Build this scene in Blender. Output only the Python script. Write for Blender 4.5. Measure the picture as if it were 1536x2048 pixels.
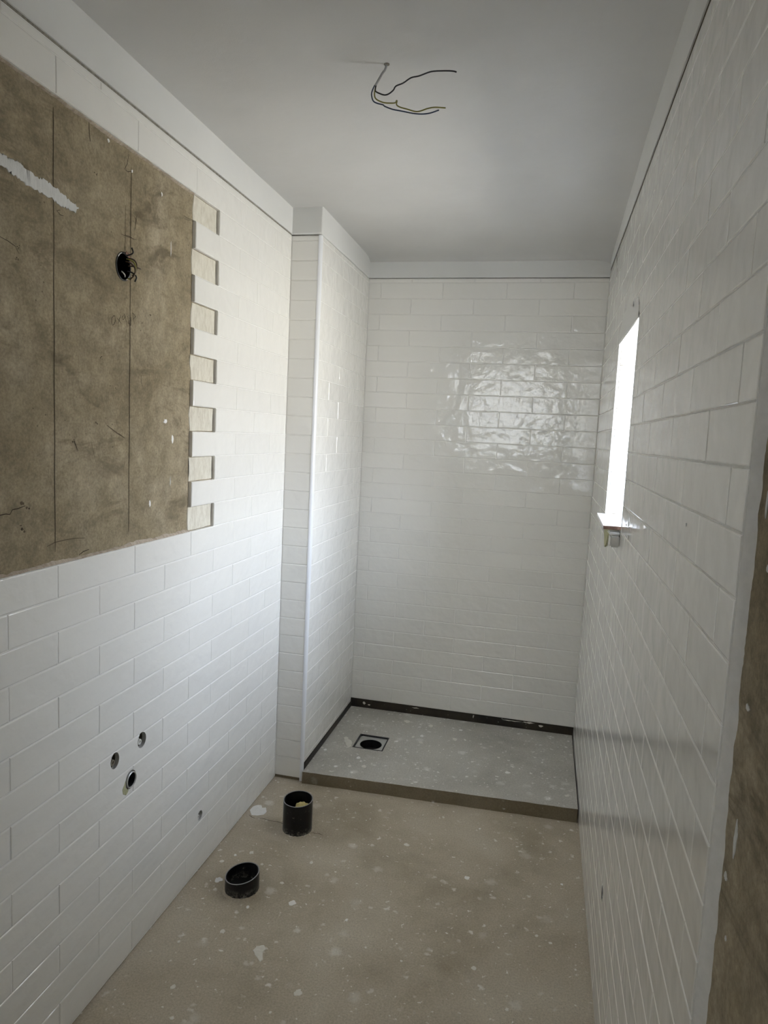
import bpy, bmesh, math, random
from mathutils import Vector, Matrix, noise

random.seed(7)
sc = bpy.context.scene
for o in list(bpy.data.objects):
    bpy.data.objects.remove(o)

# ------------------------------------------------------------------ camera
cam_d = bpy.data.cameras.new('camera')
cam_d.sensor_fit = 'HORIZONTAL'
cam_d.sensor_width = 36.0
cam_d.lens = 36.0 * 1392.02 / 1536.0
cam_d.clip_start = 0.02
cam = bpy.data.objects.new('camera', cam_d)
sc.collection.objects.link(cam)
YAW, PITCH, ROLL = -0.22464, -0.110597, 0.0479017
_f = Vector((math.sin(YAW) * math.cos(PITCH), math.cos(YAW) * math.cos(PITCH), math.sin(PITCH)))
_r = Vector((math.cos(YAW), -math.sin(YAW), 0))
_u = _r.cross(_f)
_c, _s = math.cos(ROLL), math.sin(ROLL)
R_ = _c * _r + _s * _u
U_ = _c * _u - _s * _r
M = Matrix((R_, U_, -_f)).transposed().to_4x4()
M.translation = Vector((1.05127, -1.94198, 1.50321))
cam.matrix_world = M
sc.camera = cam

# ------------------------------------------------------------------ sky, light, exposure
SKY = 44.5
world = bpy.data.worlds.new('overcast_sky')
sc.world = world
world.use_nodes = True
bg = world.node_tree.nodes['Background']
# bright hazy sky: pale ground haze below the horizon, brighter and bluer towards the zenith
_t = world.node_tree
_tc = _t.nodes.new('ShaderNodeTexCoord'); _sx = _t.nodes.new('ShaderNodeSeparateXYZ'); _rp = _t.nodes.new('ShaderNodeValToRGB')
_mr = _t.nodes.new('ShaderNodeMapRange'); _mr.inputs['From Min'].default_value = -1.0
_t.links.new(_tc.outputs['Generated'], _sx.inputs[0]); _t.links.new(_sx.outputs[2], _mr.inputs['Value'])
_t.links.new(_mr.outputs[0], _rp.inputs[0]); _t.links.new(_rp.outputs[0], bg.inputs['Color'])
_e = _rp.color_ramp.elements
_e[0].position = 0.40; _e[0].color = (0.66, 0.648, 0.605, 1)
_e[1].position = 1.0; _e[1].color = (1.45, 1.75, 2.35, 1)
for _p, _k in ((0.52, (0.61, 0.613, 0.613)), (0.72, (1.12, 1.27, 1.52))):
    _e.new(_p).color = (*_k, 1)
bg.inputs['Strength'].default_value = SKY
sc.view_settings.view_transform = 'Standard'
sc.view_settings.look = 'None'
sc.view_settings.gamma = 1.0
sc.view_settings.use_curve_mapping = False
sc.view_settings.exposure = 0.0
sc.cycles.max_bounces = 8
sc.cycles.diffuse_bounces = 7
sc.cycles.glossy_bounces = 4
sc.cycles.use_adaptive_sampling = True
sc.cycles.adaptive_threshold = 0.05
sc.cycles.sample_clamp_indirect = 6.0

# room dimensions (metres)
P, H, G = 0.077, 0.302, 0.0022          # tile pitch up the wall, along the wall, joint
ZT = 2.255                              # top of the first full course
YB, CW, YC, W = 1.530, 0.126, 0.775, 1.278
YF = -2.10                              # front wall, behind the camera
WY0, WY1, WZ0, WZ1 = 0.172, 0.742, 1.254, 1.868   # window opening in the right wall
ADH = 0.012                             # tile plus adhesive
T = 0.010
OUT = 0.46                              # outer wall thickness

def portal(name, loc, rot, sx, sy):
    d = bpy.data.lights.new(name, 'AREA')
    d.shape = 'RECTANGLE'; d.size = sx; d.size_y = sy
    d.cycles.is_portal = True
    o = bpy.data.objects.new(name, d)
    sc.collection.objects.link(o)
    o.location = loc; o.rotation_euler = rot
    return o
# daylight enters through the two window openings (sampling portals, no light of their own)
portal('window_portal', (W + OUT + 0.012, (WY0 + WY1) / 2, (WZ0 + WZ1) / 2), (0, math.pi / 2, 0), WZ1 - WZ0, WY1 - WY0)
portal('hall_window_portal', (0.585, -3.92, 1.90), (math.pi / 2, 0, 0), 1.07, 0.9)

# ------------------------------------------------------------------ node helpers
def mat(name, col, rough=0.5, spec=0.5, metal=0.0):
    m = bpy.data.materials.new(name); m.use_nodes = True
    b = m.node_tree.nodes['Principled BSDF']
    b.inputs['Base Color'].default_value = (*col, 1)
    b.inputs['Roughness'].default_value = rough
    b.inputs['Specular IOR Level'].default_value = spec
    b.inputs['Metallic'].default_value = metal
    return m

class NT:
    def __init__(s, m):
        s.t = m.node_tree; s.b = s.t.nodes['Principled BSDF']
    def n(s, ty, **k):
        nd = s.t.nodes.new(ty)
        for a, v in k.items(): setattr(nd, a, v)
        return nd
    def l(s, a, b): s.t.links.new(a, b)
    def noise(s, vec, scale, detail=4, rough=0.55, dist=0.0):
        nd = s.n('ShaderNodeTexNoise')
        nd.inputs['Scale'].default_value = scale; nd.inputs['Detail'].default_value = detail
        nd.inputs['Roughness'].default_value = rough; nd.inputs['Distortion'].default_value = dist
        if vec is not None: s.l(vec, nd.inputs['Vector'])
        return nd.outputs['Fac']
    def vor(s, vec, scale, feature='F1', rand=1.0):
        nd = s.n('ShaderNodeTexVoronoi', feature=feature)
        nd.inputs['Scale'].default_value = scale; nd.inputs['Randomness'].default_value = rand
        if vec is not None: s.l(vec, nd.inputs['Vector'])
        return nd
    def ramp(s, fac, stops):
        nd = s.n('ShaderNodeValToRGB')
        e = nd.color_ramp.elements
        while len(e) < len(stops): e.new(0.5)
        for i, (p, c) in enumerate(stops):
            e[i].position = p
            e[i].color = (c, c, c, 1) if isinstance(c, (int, float)) else (*c, 1)
        s.l(fac, nd.inputs['Fac'])
        return nd.outputs['Color']
    def mix(s, fac, a, b, blend='MIX'):
        nd = s.n('ShaderNodeMix', data_type='RGBA', blend_type=blend)
        for sock, v in ((nd.inputs[0], fac), (nd.inputs[6], a), (nd.inputs[7], b)):
            if hasattr(v, 'links') or hasattr(v, 'is_linked'): s.l(v, sock)
            elif isinstance(v, (int, float)): sock.default_value = v
            else: sock.default_value = (*v, 1)
        return nd.outputs[2]
    def math(s, op, a, b=None, c=None, clamp=False):
        nd = s.n('ShaderNodeMath', operation=op, use_clamp=clamp)
        for i, v in enumerate((a, b, c)):
            if v is None: continue
            if isinstance(v, (int, float)): nd.inputs[i].default_value = v
            else: s.l(v, nd.inputs[i])
        return nd.outputs[0]
    def bump(s, h, strength, dist, prev=None):
        nd = s.n('ShaderNodeBump')
        nd.inputs['Strength'].default_value = strength; nd.inputs['Distance'].default_value = dist
        s.l(h, nd.inputs['Height'])
        if prev is not None: s.l(prev, nd.inputs['Normal'])
        return nd.outputs['Normal']

# ------------------------------------------------------------------ materials
def make_tile_mat(name, s1, s2, rough):
    m = mat(name, (0.80, 0.80, 0.79), rough, 0.8)
    k = NT(m)
    tc = k.n('ShaderNodeTexCoord'); oi = k.n('ShaderNodeObjectInfo')
    off = k.n('ShaderNodeVectorMath', operation='MULTIPLY_ADD')
    k.l(tc.outputs['Object'], off.inputs[0]); off.inputs[1].default_value = (1, 1, 1)
    cmb = k.n('ShaderNodeCombineXYZ')
    r40 = k.math('MULTIPLY', oi.outputs['Random'], 40.0); r77 = k.math('MULTIPLY', oi.outputs['Random'], 77.0)
    k.l(r40, cmb.inputs[0]); k.l(r77, cmb.inputs[1]); k.l(cmb.outputs[0], off.inputs[2])
    v = off.outputs[0]
    n1 = k.noise(v, 15, 1, 0.5, 0.3); n2 = k.noise(v, 46, 2, 0.5, 0.5)
    b1 = k.bump(n1, s1, 0.006)
    b2 = k.bump(n2, s2, 0.0015, b1)
    k.l(b2, k.b.inputs['Normal'])
    t = k.math('MULTIPLY_ADD', oi.outputs['Random'], 0.03, 0.80)
    cc = k.n('ShaderNodeCombineColor')
    k.l(t, cc.inputs[0]); t1 = k.math('MULTIPLY', t, 0.983); k.l(t1, cc.inputs[1]); t2 = k.math('MULTIPLY', t, 0.932); k.l(t2, cc.inputs[2])
    k.l(cc.outputs[0], k.b.inputs['Base Color'])
    return m
M_TILE = make_tile_mat('white_glazed_tile', 0.50, 0.38, 0.07)
M_TILE_WAVY = make_tile_mat('wavy_white_glazed_tile', 0.52, 0.58, 0.03)
M_TILE_HAZE = make_tile_mat('white_tile_with_grout_haze', 0.36, 0.16, 0.13)
FINISH = {'L': M_TILE, 'C': M_TILE, 'B': M_TILE_WAVY, 'S': M_TILE_WAVY, 'R': M_TILE_HAZE}

def make_grout():
    m = mat('white_grout', (0.74, 0.73, 0.70), 0.8, 0.2)
    k = NT(m); tc = k.n('ShaderNodeTexCoord')
    n = k.noise(tc.outputs['Object'], 60, 4)
    k.l(k.ramp(n, [(0.3, (0.74, 0.73, 0.70)), (0.7, (0.82, 0.81, 0.78))]), k.b.inputs['Base Color'])
    k.l(k.bump(n, 0.4, 0.001), k.b.inputs['Normal'])
    return m
M_GROUT = make_grout()

def make_plaster():
    m = mat('bare_brown_plaster', (0.24, 0.195, 0.125), 0.9, 0.15)
    k = NT(m); tc = k.n('ShaderNodeTexCoord'); v = tc.outputs['Object']
    big = k.noise(v, 2.6, 6, 0.62, 0.6)
    base = k.ramp(big, [(0.30, (0.225, 0.180, 0.112)), (0.5, (0.305, 0.252, 0.166)), (0.70, (0.40, 0.338, 0.240))])
    fine = k.noise(v, 150, 5, 0.72)
    base = k.mix(1.0, base, k.ramp(fine, [(0.3, 0.74), (0.7, 1.18)]), 'MULTIPLY')
    mid = k.noise(v, 24, 5, 0.7, 0.3)
    base = k.mix(1.0, base, k.ramp(mid, [(0.30, 0.72), (0.70, 1.18)]), 'MULTIPLY')
    # scuffs dragged on the slant
    mp = k.n('ShaderNodeMapping'); k.l(v, mp.inputs[0]); mp.inputs['Scale'].default_value = (1, 0.42, 1.25); mp.inputs['Rotation'].default_value = (0.62, 0, 0)
    sm = k.noise(mp.outputs[0], 9.0, 7, 0.68, 0.9)
    smf = k.ramp(sm, [(0.51, 0.0), (0.65, 0.68)])
    gate = k.ramp(k.noise(v, 2.4, 3), [(0.42, 0.0), (0.56, 1.0)])
    smf = k.mix(1.0, smf, gate, 'MULTIPLY')
    base = k.mix(smf, base, (0.105, 0.082, 0.050))
    sp = k.vor(v, 46); spf = k.ramp(sp.outputs['Distance'], [(0.06, 1.0), (0.11, 0.0)])
    spn = k.ramp(k.noise(v, 9, 2), [(0.50, 0.0), (0.60, 0.8)])
    base = k.mix(k.mix(1.0, spf, spn, 'MULTIPLY'), base, (0.09, 0.07, 0.045))
    k.l(base, k.b.inputs['Base Color'])
    b1 = k.bump(fine, 0.55, 0.0022); b2 = k.bump(k.noise(v, 22, 4), 0.35, 0.006, b1)
    k.l(b2, k.b.inputs['Normal'])
    return m
M_PLASTER = make_plaster()

def make_paint(name, a, b):
    m = mat(name, a, 0.75, 0.2)
    k = NT(m); tc = k.n('ShaderNodeTexCoord'); v = tc.outputs['Object']
    n = k.noise(v, 3, 4); k.l(k.ramp(n, [(0.3, a), (0.7, b)]), k.b.inputs['Base Color'])
    b1 = k.bump(k.noise(v, 260, 3, 0.7), 0.25, 0.0012); b2 = k.bump(k.noise(v, 6, 3), 0.35, 0.01, b1)
    k.l(b2, k.b.inputs['Normal'])
    return m
M_PAINT = make_paint('white_wall_paint', (0.69, 0.69, 0.67), (0.73, 0.73, 0.71))
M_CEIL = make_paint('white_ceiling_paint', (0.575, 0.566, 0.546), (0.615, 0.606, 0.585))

def make_concrete(name, a, b, c, spot, dens):
    m = mat(name, b, 0.85, 0.2)
    k = NT(m); tc = k.n('ShaderNodeTexCoord'); v = tc.outputs['Object']
    big = k.noise(v, 2.6, 5, 0.6, 0.3)
    base = k.ramp(big, [(0.30, a), (0.5, b), (0.70, c)])
    fine = k.noise(v, 170, 5, 0.75)
    base = k.mix(1.0, base, k.ramp(fine, [(0.28, 0.74), (0.72, 1.18)]), 'MULTIPLY')
    grit = k.vor(v, 190); gf = k.ramp(grit.outputs['Distance'], [(0.10, 0.65), (0.2, 0.0)])
    gg = k.ramp(k.noise(v, 5, 3), [(0.45, 0.0), (0.6, 1.0)])
    base = k.mix(k.mix(1.0, gf, gg, 'MULTIPLY'), base, (0.08, 0.07, 0.055))
    # dried plaster splashes of two sizes, some thinned to a film
    wob = k.n('ShaderNodeVectorMath', operation='MULTIPLY_ADD')
    nz = k.n('ShaderNodeTexNoise'); nz.inputs['Scale'].default_value = 55; k.l(v, nz.inputs['Vector'])
    k.l(nz.outputs['Color'], wob.inputs[0]); wob.inputs[1].default_value = (0.034, 0.026, 0.0); k.l(v, wob.inputs[2])
    for sc_, r0, r1, thr, op in ((10.0, 0.10, 0.24, 0.56 - dens, 0.42), (25.0, 0.08, 0.23, 0.50 - dens, 0.75), (58.0, 0.09, 0.24, 0.56 - dens, 0.95)):
        vo = k.vor(wob.outputs[0], sc_)
        f = k.ramp(vo.outputs['Distance'], [(r0, 1.0), (r1, 0.0)])
        sel = k.n('ShaderNodeSeparateColor'); k.l(vo.outputs['Color'], sel.inputs[0])
        pick = k.math('GREATER_THAN', sel.outputs[0], 1.0 - (1.0 - thr) * 0.72)
        vary = k.math('MULTIPLY_ADD', sel.outputs[1], op * 0.65, op * 0.35)
        f = k.math('MULTIPLY', k.math('MULTIPLY', f, pick), vary, clamp=True)
        base = k.mix(f, base, spot)
    k.l(base, k.b.inputs['Base Color'])
    b1 = k.bump(fine, 0.5, 0.0022); b2 = k.bump(k.noise(v, 30, 4), 0.3, 0.004, b1)
    k.l(b2, k.b.inputs['Normal'])
    return m
M_FLOOR = make_concrete('brown_grey_screed', (0.36, 0.308, 0.228), (0.50, 0.438, 0.342), (0.58, 0.52, 0.42), (0.90, 0.89, 0.85), 0.06)
M_BASE = make_concrete('grey_shower_screed', (0.42, 0.405, 0.365), (0.53, 0.513, 0.468), (0.60, 0.583, 0.54), (1.0, 0.99, 0.96), 0.30)
M_STEP = make_concrete('damp_brown_mortar', (0.145, 0.115, 0.072), (0.19, 0.155, 0.10), (0.24, 0.20, 0.138), (0.5, 0.48, 0.42), -0.2)

def make_black_membrane():
    m = mat('black_bitumen_membrane', (0.012, 0.010, 0.008), 0.45, 0.4)
    k = NT(m); tc = k.n('ShaderNodeTexCoord'); v = tc.outputs['Object']
    n = k.noise(v, 9, 5); c = k.ramp(n, [(0.35, (0.010, 0.009, 0.008)), (0.7, (0.045, 0.034, 0.022))])
    s = k.vor(v, 60); f = k.ramp(s.outputs['Distance'], [(0.08, 1.0), (0.16, 0.0)])
    g = k.ramp(k.noise(v, 14, 3), [(0.52, 0.0), (0.6, 0.8)])
    k.l(k.mix(k.mix(1.0, f, g, 'MULTIPLY'), c, (0.45, 0.44, 0.41)), k.b.inputs['Base Color'])
    k.l(k.bump(n, 0.5, 0.003), k.b.inputs['Normal'])
    return m
M_BLACK = make_black_membrane()

def make_pipe():
    m = mat('black_pipe_plastic', (0.006, 0.006, 0.007), 0.38, 0.3)
    k = NT(m); tc = k.n('ShaderNodeTexCoord'); v = tc.outputs['Object']
    s = k.noise(v, 60, 6, 0.75)
    f = k.ramp(s, [(0.61, 0.0), (0.72, 0.6)])
    sx = k.n('ShaderNodeSeparateXYZ'); k.l(v, sx.inputs[0])
    low = k.math('MULTIPLY_ADD', sx.outputs[2], -30.0, 0.9, clamp=True)
    d = k.math('MULTIPLY', k.ramp(k.noise(v, 90, 5, 0.8), [(0.48, 0.0), (0.60, 1.0)]), low)
    fm = k.math('MAXIMUM', f, d, clamp=True)
    k.l(k.mix(fm, (0.006, 0.006, 0.007), (0.34, 0.32, 0.28)), k.b.inputs['Base Color'])
    rr = k.math('MULTIPLY_ADD', fm, 0.5, 0.30); k.l(rr, k.b.inputs['Roughness'])
    return m
M_PIPE = make_pipe()
M_RIM = mat('cut_pipe_edge', (0.26, 0.265, 0.27), 0.35)
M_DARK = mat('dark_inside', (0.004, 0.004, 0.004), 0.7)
M_STEEL = mat('dull_zinc', (0.52, 0.52, 0.50), 0.42, 0.5, 0.4)
M_DSTEEL = mat('dark_metal_frame', (0.035, 0.036, 0.036), 0.45, 0.5, 0.5)
M_TRIM = mat('white_edge_trim', (0.80, 0.81, 0.83), 0.25, 0.5)
M_PVC = mat('white_plastic', (0.82, 0.82, 0.80), 0.3, 0.5)
M_OFFPVC = mat('dusty_white_plastic', (0.62, 0.61, 0.57), 0.55, 0.3)
M_ADH = None
def make_adh(name, a, b):
    m = mat(name, a, 0.9, 0.15)
    k = NT(m); tc = k.n('ShaderNodeTexCoord'); v = tc.outputs['Object']
    mp = k.n('ShaderNodeMapping'); k.l(v, mp.inputs[0]); mp.inputs['Scale'].default_value = (1, 1.6, 0.5)
    n = k.noise(mp.outputs[0], 60, 6, 0.7)
    c = k.ramp(n, [(0.3, a), (0.62, b)])
    st = k.ramp(k.noise(v, 85, 5, 0.7), [(0.64, 0.0), (0.72, 0.5)])
    k.l(k.mix(st, c, (0.20, 0.16, 0.10)), k.b.inputs['Base Color'])
    k.l(k.bump(n, 0.7, 0.003), k.b.inputs['Normal'])
    return m
M_ADH = make_adh('pale_tile_adhesive', (0.56, 0.52, 0.43), (0.72, 0.69, 0.60))
M_PINK = make_adh('crumbly_pink_adhesive', (0.31, 0.245, 0.185), (0.50, 0.43, 0.35))
M_SMEAR = make_adh('white_filler', (0.60, 0.60, 0.58), (0.70, 0.70, 0.68))
M_SPLAT = make_adh('dried_plaster_splash', (0.68, 0.66, 0.60), (0.78, 0.76, 0.70))
M_SPLATW = make_adh('white_plaster_splash', (0.82, 0.81, 0.78), (0.90, 0.89, 0.87))
M_PENCIL = mat('pencil', (0.055, 0.042, 0.028), 0.8, 0.1)
M_PENCIL2 = mat('faint_pencil', (0.115, 0.090, 0.058), 0.8, 0.1)
M_FOAM = make_adh('yellow_foam', (0.50, 0.40, 0.16), (0.68, 0.58, 0.28))
M_OLIVE = make_adh('olive_sealant', (0.32, 0.31, 0.17), (0.50, 0.49, 0.32))
M_MARBLE = make_adh('white_marble', (0.74, 0.74, 0.76), (0.84, 0.84, 0.85))
M_BRK = make_adh('broken_brown_edge', (0.085, 0.045, 0.030), (0.24, 0.15, 0.11))
M_CEMENT = make_adh('grey_cement', (0.17, 0.155, 0.125), (0.30, 0.28, 0.24))
M_PIT = make_adh('mortar_and_gap_shade', (0.035, 0.028, 0.020), (0.11, 0.092, 0.068))  # dark mortar; its colour also carries the shade in holes and the top gap
M_BRASS = mat('dull_brass', (0.42, 0.38, 0.30), 0.35, 0.5, 0.8)
M_WBLACK = mat('black_wire', (0.010, 0.009, 0.009), 0.4)
M_WYEL = mat('yellow_green_wire', (0.22, 0.20, 0.030), 0.4)
M_WBLUE = mat('blue_wire', (0.018, 0.035, 0.075), 0.4)
M_WGREY = mat('grey_cable_sheath', (0.36, 0.355, 0.34), 0.5)
M_COPPER = mat('copper', (0.45, 0.22, 0.12), 0.35, 0.5, 0.9)
M_WBROWN = mat('brown_wire', (0.075, 0.045, 0.02), 0.4)
M_SKIM = mat('smooth_white_filler', (0.76, 0.75, 0.72), 0.20, 0.6)
M_HALL = mat('hall_paint', (0.78, 0.77, 0.74), 0.8, 0.2)

# ------------------------------------------------------------------ mesh helpers
COL = sc.collection
def link(name, me, m=None, parent=None):
    o = bpy.data.objects.new(name, me)
    COL.objects.link(o)
    if m is not None and not me.materials: me.materials.append(m)
    if parent is not None: o.parent = parent
    return o
def from_bm(name, bm, m, parent=None, smooth=False):
    me = bpy.data.meshes.new(name)
    bm.normal_update(); bm.to_mesh(me); bm.free()
    if smooth:
        for p in me.polygons: p.use_smooth = True
    return link(name, me, m, parent)
def tag(o, label=None, cat=None, kind=None, group=None):
    for k, v in (('label', label), ('category', cat), ('kind', kind), ('group', group)):
        if v: o[k] = v
    return o
def empty(name, loc, label, cat, group=None):
    o = bpy.data.objects.new(name, None); COL.objects.link(o)
    o.location = loc; o.empty_display_size = 0.05
    return tag(o, label, cat, None, group)
def keep(parent, o):
    """parent a mesh whose vertices are in world space under an Empty at the thing's base"""
    o.parent = parent
    o.matrix_parent_inverse = Matrix.Translation(parent.location).inverted()
    return o

def cell_sheet(name, us, vs, filled, fn, n0, n1, m, parent=None):
    """one closed sheet made of grid cells; fn(u, v, n) gives the point; n0 front, n1 back"""
    bm = bmesh.new(); cache = {}
    def V(i, j, k):
        key = (i, j, k)
        if key not in cache: cache[key] = bm.verts.new(fn(us[i], vs[j], (n0, n1)[k]))
        return cache[key]
    nu, nv = len(us) - 1, len(vs) - 1
    F = lambda i, j: 0 <= i < nu and 0 <= j < nv and filled(i, j)
    for i in range(nu):
        for j in range(nv):
            if not F(i, j): continue
            for k in (0, 1):
                bm.faces.new([V(i, j, k), V(i + 1, j, k), V(i + 1, j + 1, k), V(i, j + 1, k)])
            for di, dj, a, b in ((-1, 0, (i, j), (i, j + 1)), (1, 0, (i + 1, j), (i + 1, j + 1)), (0, -1, (i, j), (i + 1, j)), (0, 1, (i, j + 1), (i + 1, j + 1))):
                if not F(i + di, j + dj):
                    bm.faces.new([V(*a, 0), V(*b, 0), V(*b, 1), V(*a, 1)])
    bmesh.ops.recalc_face_normals(bm, faces=bm.faces)
    return from_bm(name, bm, m, parent)

def box(name, a, b, m, parent=None, bev=0.0):
    bm = bmesh.new()
    bmesh.ops.create_cube(bm, size=1)
    for v in bm.verts:
        v.co = Vector([(a[i] + b[i]) / 2 + v.co[i] * (b[i] - a[i]) for i in range(3)])
    if bev:
        bmesh.ops.bevel(bm, geom=bm.edges[:], offset=bev, segments=2, affect='EDGES')
    return from_bm(name, bm, m, parent)

def tube(name, pts, r, m, parent=None, seg=10, sub=4):
    """round wire through the points (Catmull-Rom)"""
    pts = [Vector(p) for p in pts]
    ext = [2 * pts[0] - pts[1]] + pts + [2 * pts[-1] - pts[-2]]
    path = []
    for i in range(1, len(ext) - 2):
        p0, p1, p2, p3 = ext[i - 1:i + 3]
        for s in range(sub):
            t = s / sub
            path.append(0.5 * ((2 * p1) + (p2 - p0) * t + (2 * p0 - 5 * p1 + 4 * p2 - p3) * t * t + (3 * p1 - p0 - 3 * p2 + p3) * t ** 3))
    path.append(pts[-1])
    bm = bmesh.new(); rings = []
    nrm = None
    for i, p in enumerate(path):
        d = (path[min(i + 1, len(path) - 1)] - path[max(i - 1, 0)]).normalized()
        if nrm is None: nrm = d.orthogonal().normalized()
        nrm = (nrm - d * nrm.dot(d)).normalized(); bi = d.cross(nrm)
        rings.append([bm.verts.new(p + r * (math.cos(a) * nrm + math.sin(a) * bi)) for a in [2 * math.pi * q / seg for q in range(seg)]])
    for a, b in zip(rings, rings[1:]):
        for q in range(seg):
            bm.faces.new([a[q], a[(q + 1) % seg], b[(q + 1) % seg], b[q]])
    bm.faces.new(rings[0][::-1]); bm.faces.new(rings[-1])
    return from_bm(name, bm, m, parent, True)

def lathe(name, prof, origin, axis, m, parent=None, seg=40, closed=False, topfn=None):
    """prof: (radius, distance along axis) pairs"""
    ax = Vector(axis).normalized(); e1 = ax.orthogonal().normalized(); e2 = ax.cross(e1)
    bm = bmesh.new(); rings = []
    for r, h in prof:
        if r < 1e-6:
            rings.append([bm.verts.new(Vector(origin) + ax * h)])
        else:
            ring = []
            for q in range(seg):
                a = 2 * math.pi * q / seg
                d = math.cos(a) * e1 + math.sin(a) * e2
                hh = topfn(d, h) if topfn else h
                ring.append(bm.verts.new(Vector(origin) + d * r + ax * hh))
            rings.append(ring)
    pairs = list(zip(rings, rings[1:]))
    if closed: pairs.append((rings[-1], rings[0]))
    for a, b in pairs:
        for q in range(seg):
            q2 = (q + 1) % seg
            if len(a) == 1 and len(b) == 1: continue
            if len(a) == 1: bm.faces.new([a[0], b[q2], b[q]])
            elif len(b) == 1: bm.faces.new([a[q], a[q2], b[0]])
            else: bm.faces.new([a[q], a[q2], b[q2], b[q]])
    bmesh.ops.recalc_face_normals(bm, faces=bm.faces)
    me = bpy.data.meshes.new(name); bm.to_mesh(me); bm.free()
    for p in me.polygons: p.use_smooth = True
    o = link(name, me, m, parent)
    md = o.modifiers.new('edge', 'EDGE_SPLIT'); md.split_angle = math.radians(40)
    return o

def patch(name, outline, fn, m, parent=None, h=0.0008, jitter=0.0, sub=3):
    """thin irregular patch: outline (u, v) subdivided and roughened, domed towards its middle"""
    pts = []
    n = len(outline)
    for i in range(n):
        a = Vector(outline[i]); b = Vector(outline[(i + 1) % n])
        for s in range(sub):
            q = a.lerp(b, s / sub)
            if jitter: q += Vector((random.uniform(-jitter, jitter), random.uniform(-jitter, jitter)))
            pts.append(q)
    c = sum(pts, Vector((0, 0))) / len(pts)
    bm = bmesh.new()
    lo = [bm.verts.new(fn(q.x, q.y, 0.0)) for q in pts]
    hi = [bm.verts.new(fn(*(q + (c - q) * min(0.06, 0.0012 / max((c - q).length, 1e-5))), h)) for q in pts]
    k = len(pts)
    for i in range(k):
        bm.faces.new([lo[i], lo[(i + 1) % k], hi[(i + 1) % k], hi[i]])
    bm.faces.new(hi); bm.faces.new(lo[::-1])
    bmesh.ops.triangulate(bm, faces=[f for f in bm.faces if len(f.verts) > 4])
    bmesh.ops.recalc_face_normals(bm, faces=bm.faces)
    return from_bm(name, bm, m, parent)

def ribbon(name, pts, wdt, fn, m, parent=None, h=0.0005):
    """drawn stroke: a thin flat ribbon along (u, v) points"""
    bm = bmesh.new(); P2 = [Vector(p) for p in pts]; prev = None
    for i, p in enumerate(P2):
        d = (P2[min(i + 1, len(P2) - 1)] - P2[max(0, i - 1)])
        d = d.normalized() if d.length else Vector((1, 0))
        nn = Vector((-d.y, d.x)) * wdt * (0.5 if 0 < i < len(P2) - 1 else 0.3)
        cur = [bm.verts.new(fn(*(p + nn), h)), bm.verts.new(fn(*(p - nn), h))]
        if prev: bm.faces.new([prev[0], prev[1], cur[1], cur[0]])
        prev = cur
    return from_bm(name, bm, m, parent)

def boolean_cut(objs, cutters):
    """cut the cutter meshes out of the objects for good, then drop the cutters"""
    for o in objs:
        for c in cutters:
            md = o.modifiers.new('cut', 'BOOLEAN'); md.operation = 'DIFFERENCE'; md.object = c; md.solver = 'MANIFOLD'
    bpy.context.view_layer.update()
    dg = bpy.context.evaluated_depsgraph_get()
    new = []
    for o in objs:
        new.append(bpy.data.meshes.new_from_object(o.evaluated_get(dg)))
    for o, me in zip(objs, new):
        o.modifiers.clear(); o.data = me
    for c in cutters:
        me = c.data; bpy.data.objects.remove(c); bpy.data.meshes.remove(me)

# wall frames: fn(u, v, n) -> point, n = distance out of the tile face into the room
FL = lambda u, v, n: Vector((n, u, v))
FB = lambda u, v, n: Vector((u, YB - n, v))
FR = lambda u, v, n: Vector((W - n, u, v))
FC = lambda u, v, n: Vector((u, YC - n, v))          # column front
FS = lambda u, v, n: Vector((CW + n, u, v))          # column side
BASIS = {
    'L': Matrix(((0, 0, 1), (1, 0, 0), (0, 1, 0))),
    'S': Matrix(((0, 0, 1), (1, 0, 0), (0, 1, 0))),
    'B': Matrix(((1, 0, 0), (0, 0, -1), (0, 1, 0))),
    'C': Matrix(((1, 0, 0), (0, 0, -1), (0, 1, 0))),
    'R': Matrix(((0, 0, -1), (-1, 0, 0), (0, 1, 0))),
}
FN = {'L': FL, 'B': FB, 'R': FR, 'C': FC, 'S': FS}
_tiles = {}
def tile_mesh(w, h, m_=None):
    m_ = m_ or M_TILE
    key = (round(w, 4), round(h, 4), m_.name)
    if key in _tiles: return _tiles[key]
    bm = bmesh.new(); a, b = key[0] / 2, key[1] / 2
    rings = []
    for ins, z in ((0.0, -T), (0.0, -0.0016), (0.0010, -0.0005), (0.0026, 0.0)):
        rings.append([bm.verts.new((sx * (a - ins), sy * (b - ins), z)) for sx, sy in ((-1, -1), (1, -1), (1, 1), (-1, 1))])
    for r0, r1 in zip(rings, rings[1:]):
        for q in range(4): bm.faces.new([r0[q], r0[(q + 1) % 4], r1[(q + 1) % 4], r1[q]])
    bm.faces.new(rings[-1]); bm.faces.new(rings[0][::-1])
    me = bpy.data.meshes.new('tile'); bm.normal_update(); bm.to_mesh(me); bm.free()
    me.materials.append(m_)
    _tiles[key] = me
    return me
def put_tile(side, u0, u1, v0, v1, parent):
    if u1 - u0 < 0.006 or v1 - v0 < 0.006: return None
    o = bpy.data.objects.new('tile', tile_mesh(u1 - u0, v1 - v0, FINISH[side]))
    COL.objects.link(o); o.parent = parent
    j = lambda s: random.uniform(-s, s)
    rot = Matrix.Rotation(j(0.0012), 3, 'Y') @ Matrix.Rotation(j(0.004), 3, 'X')
    m4 = (BASIS[side] @ rot).to_4x4()
    m4.translation = FN[side]((u0 + u1) / 2, (v0 + v1) / 2, j(0.0004))
    o.matrix_world = m4
    return o
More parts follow.
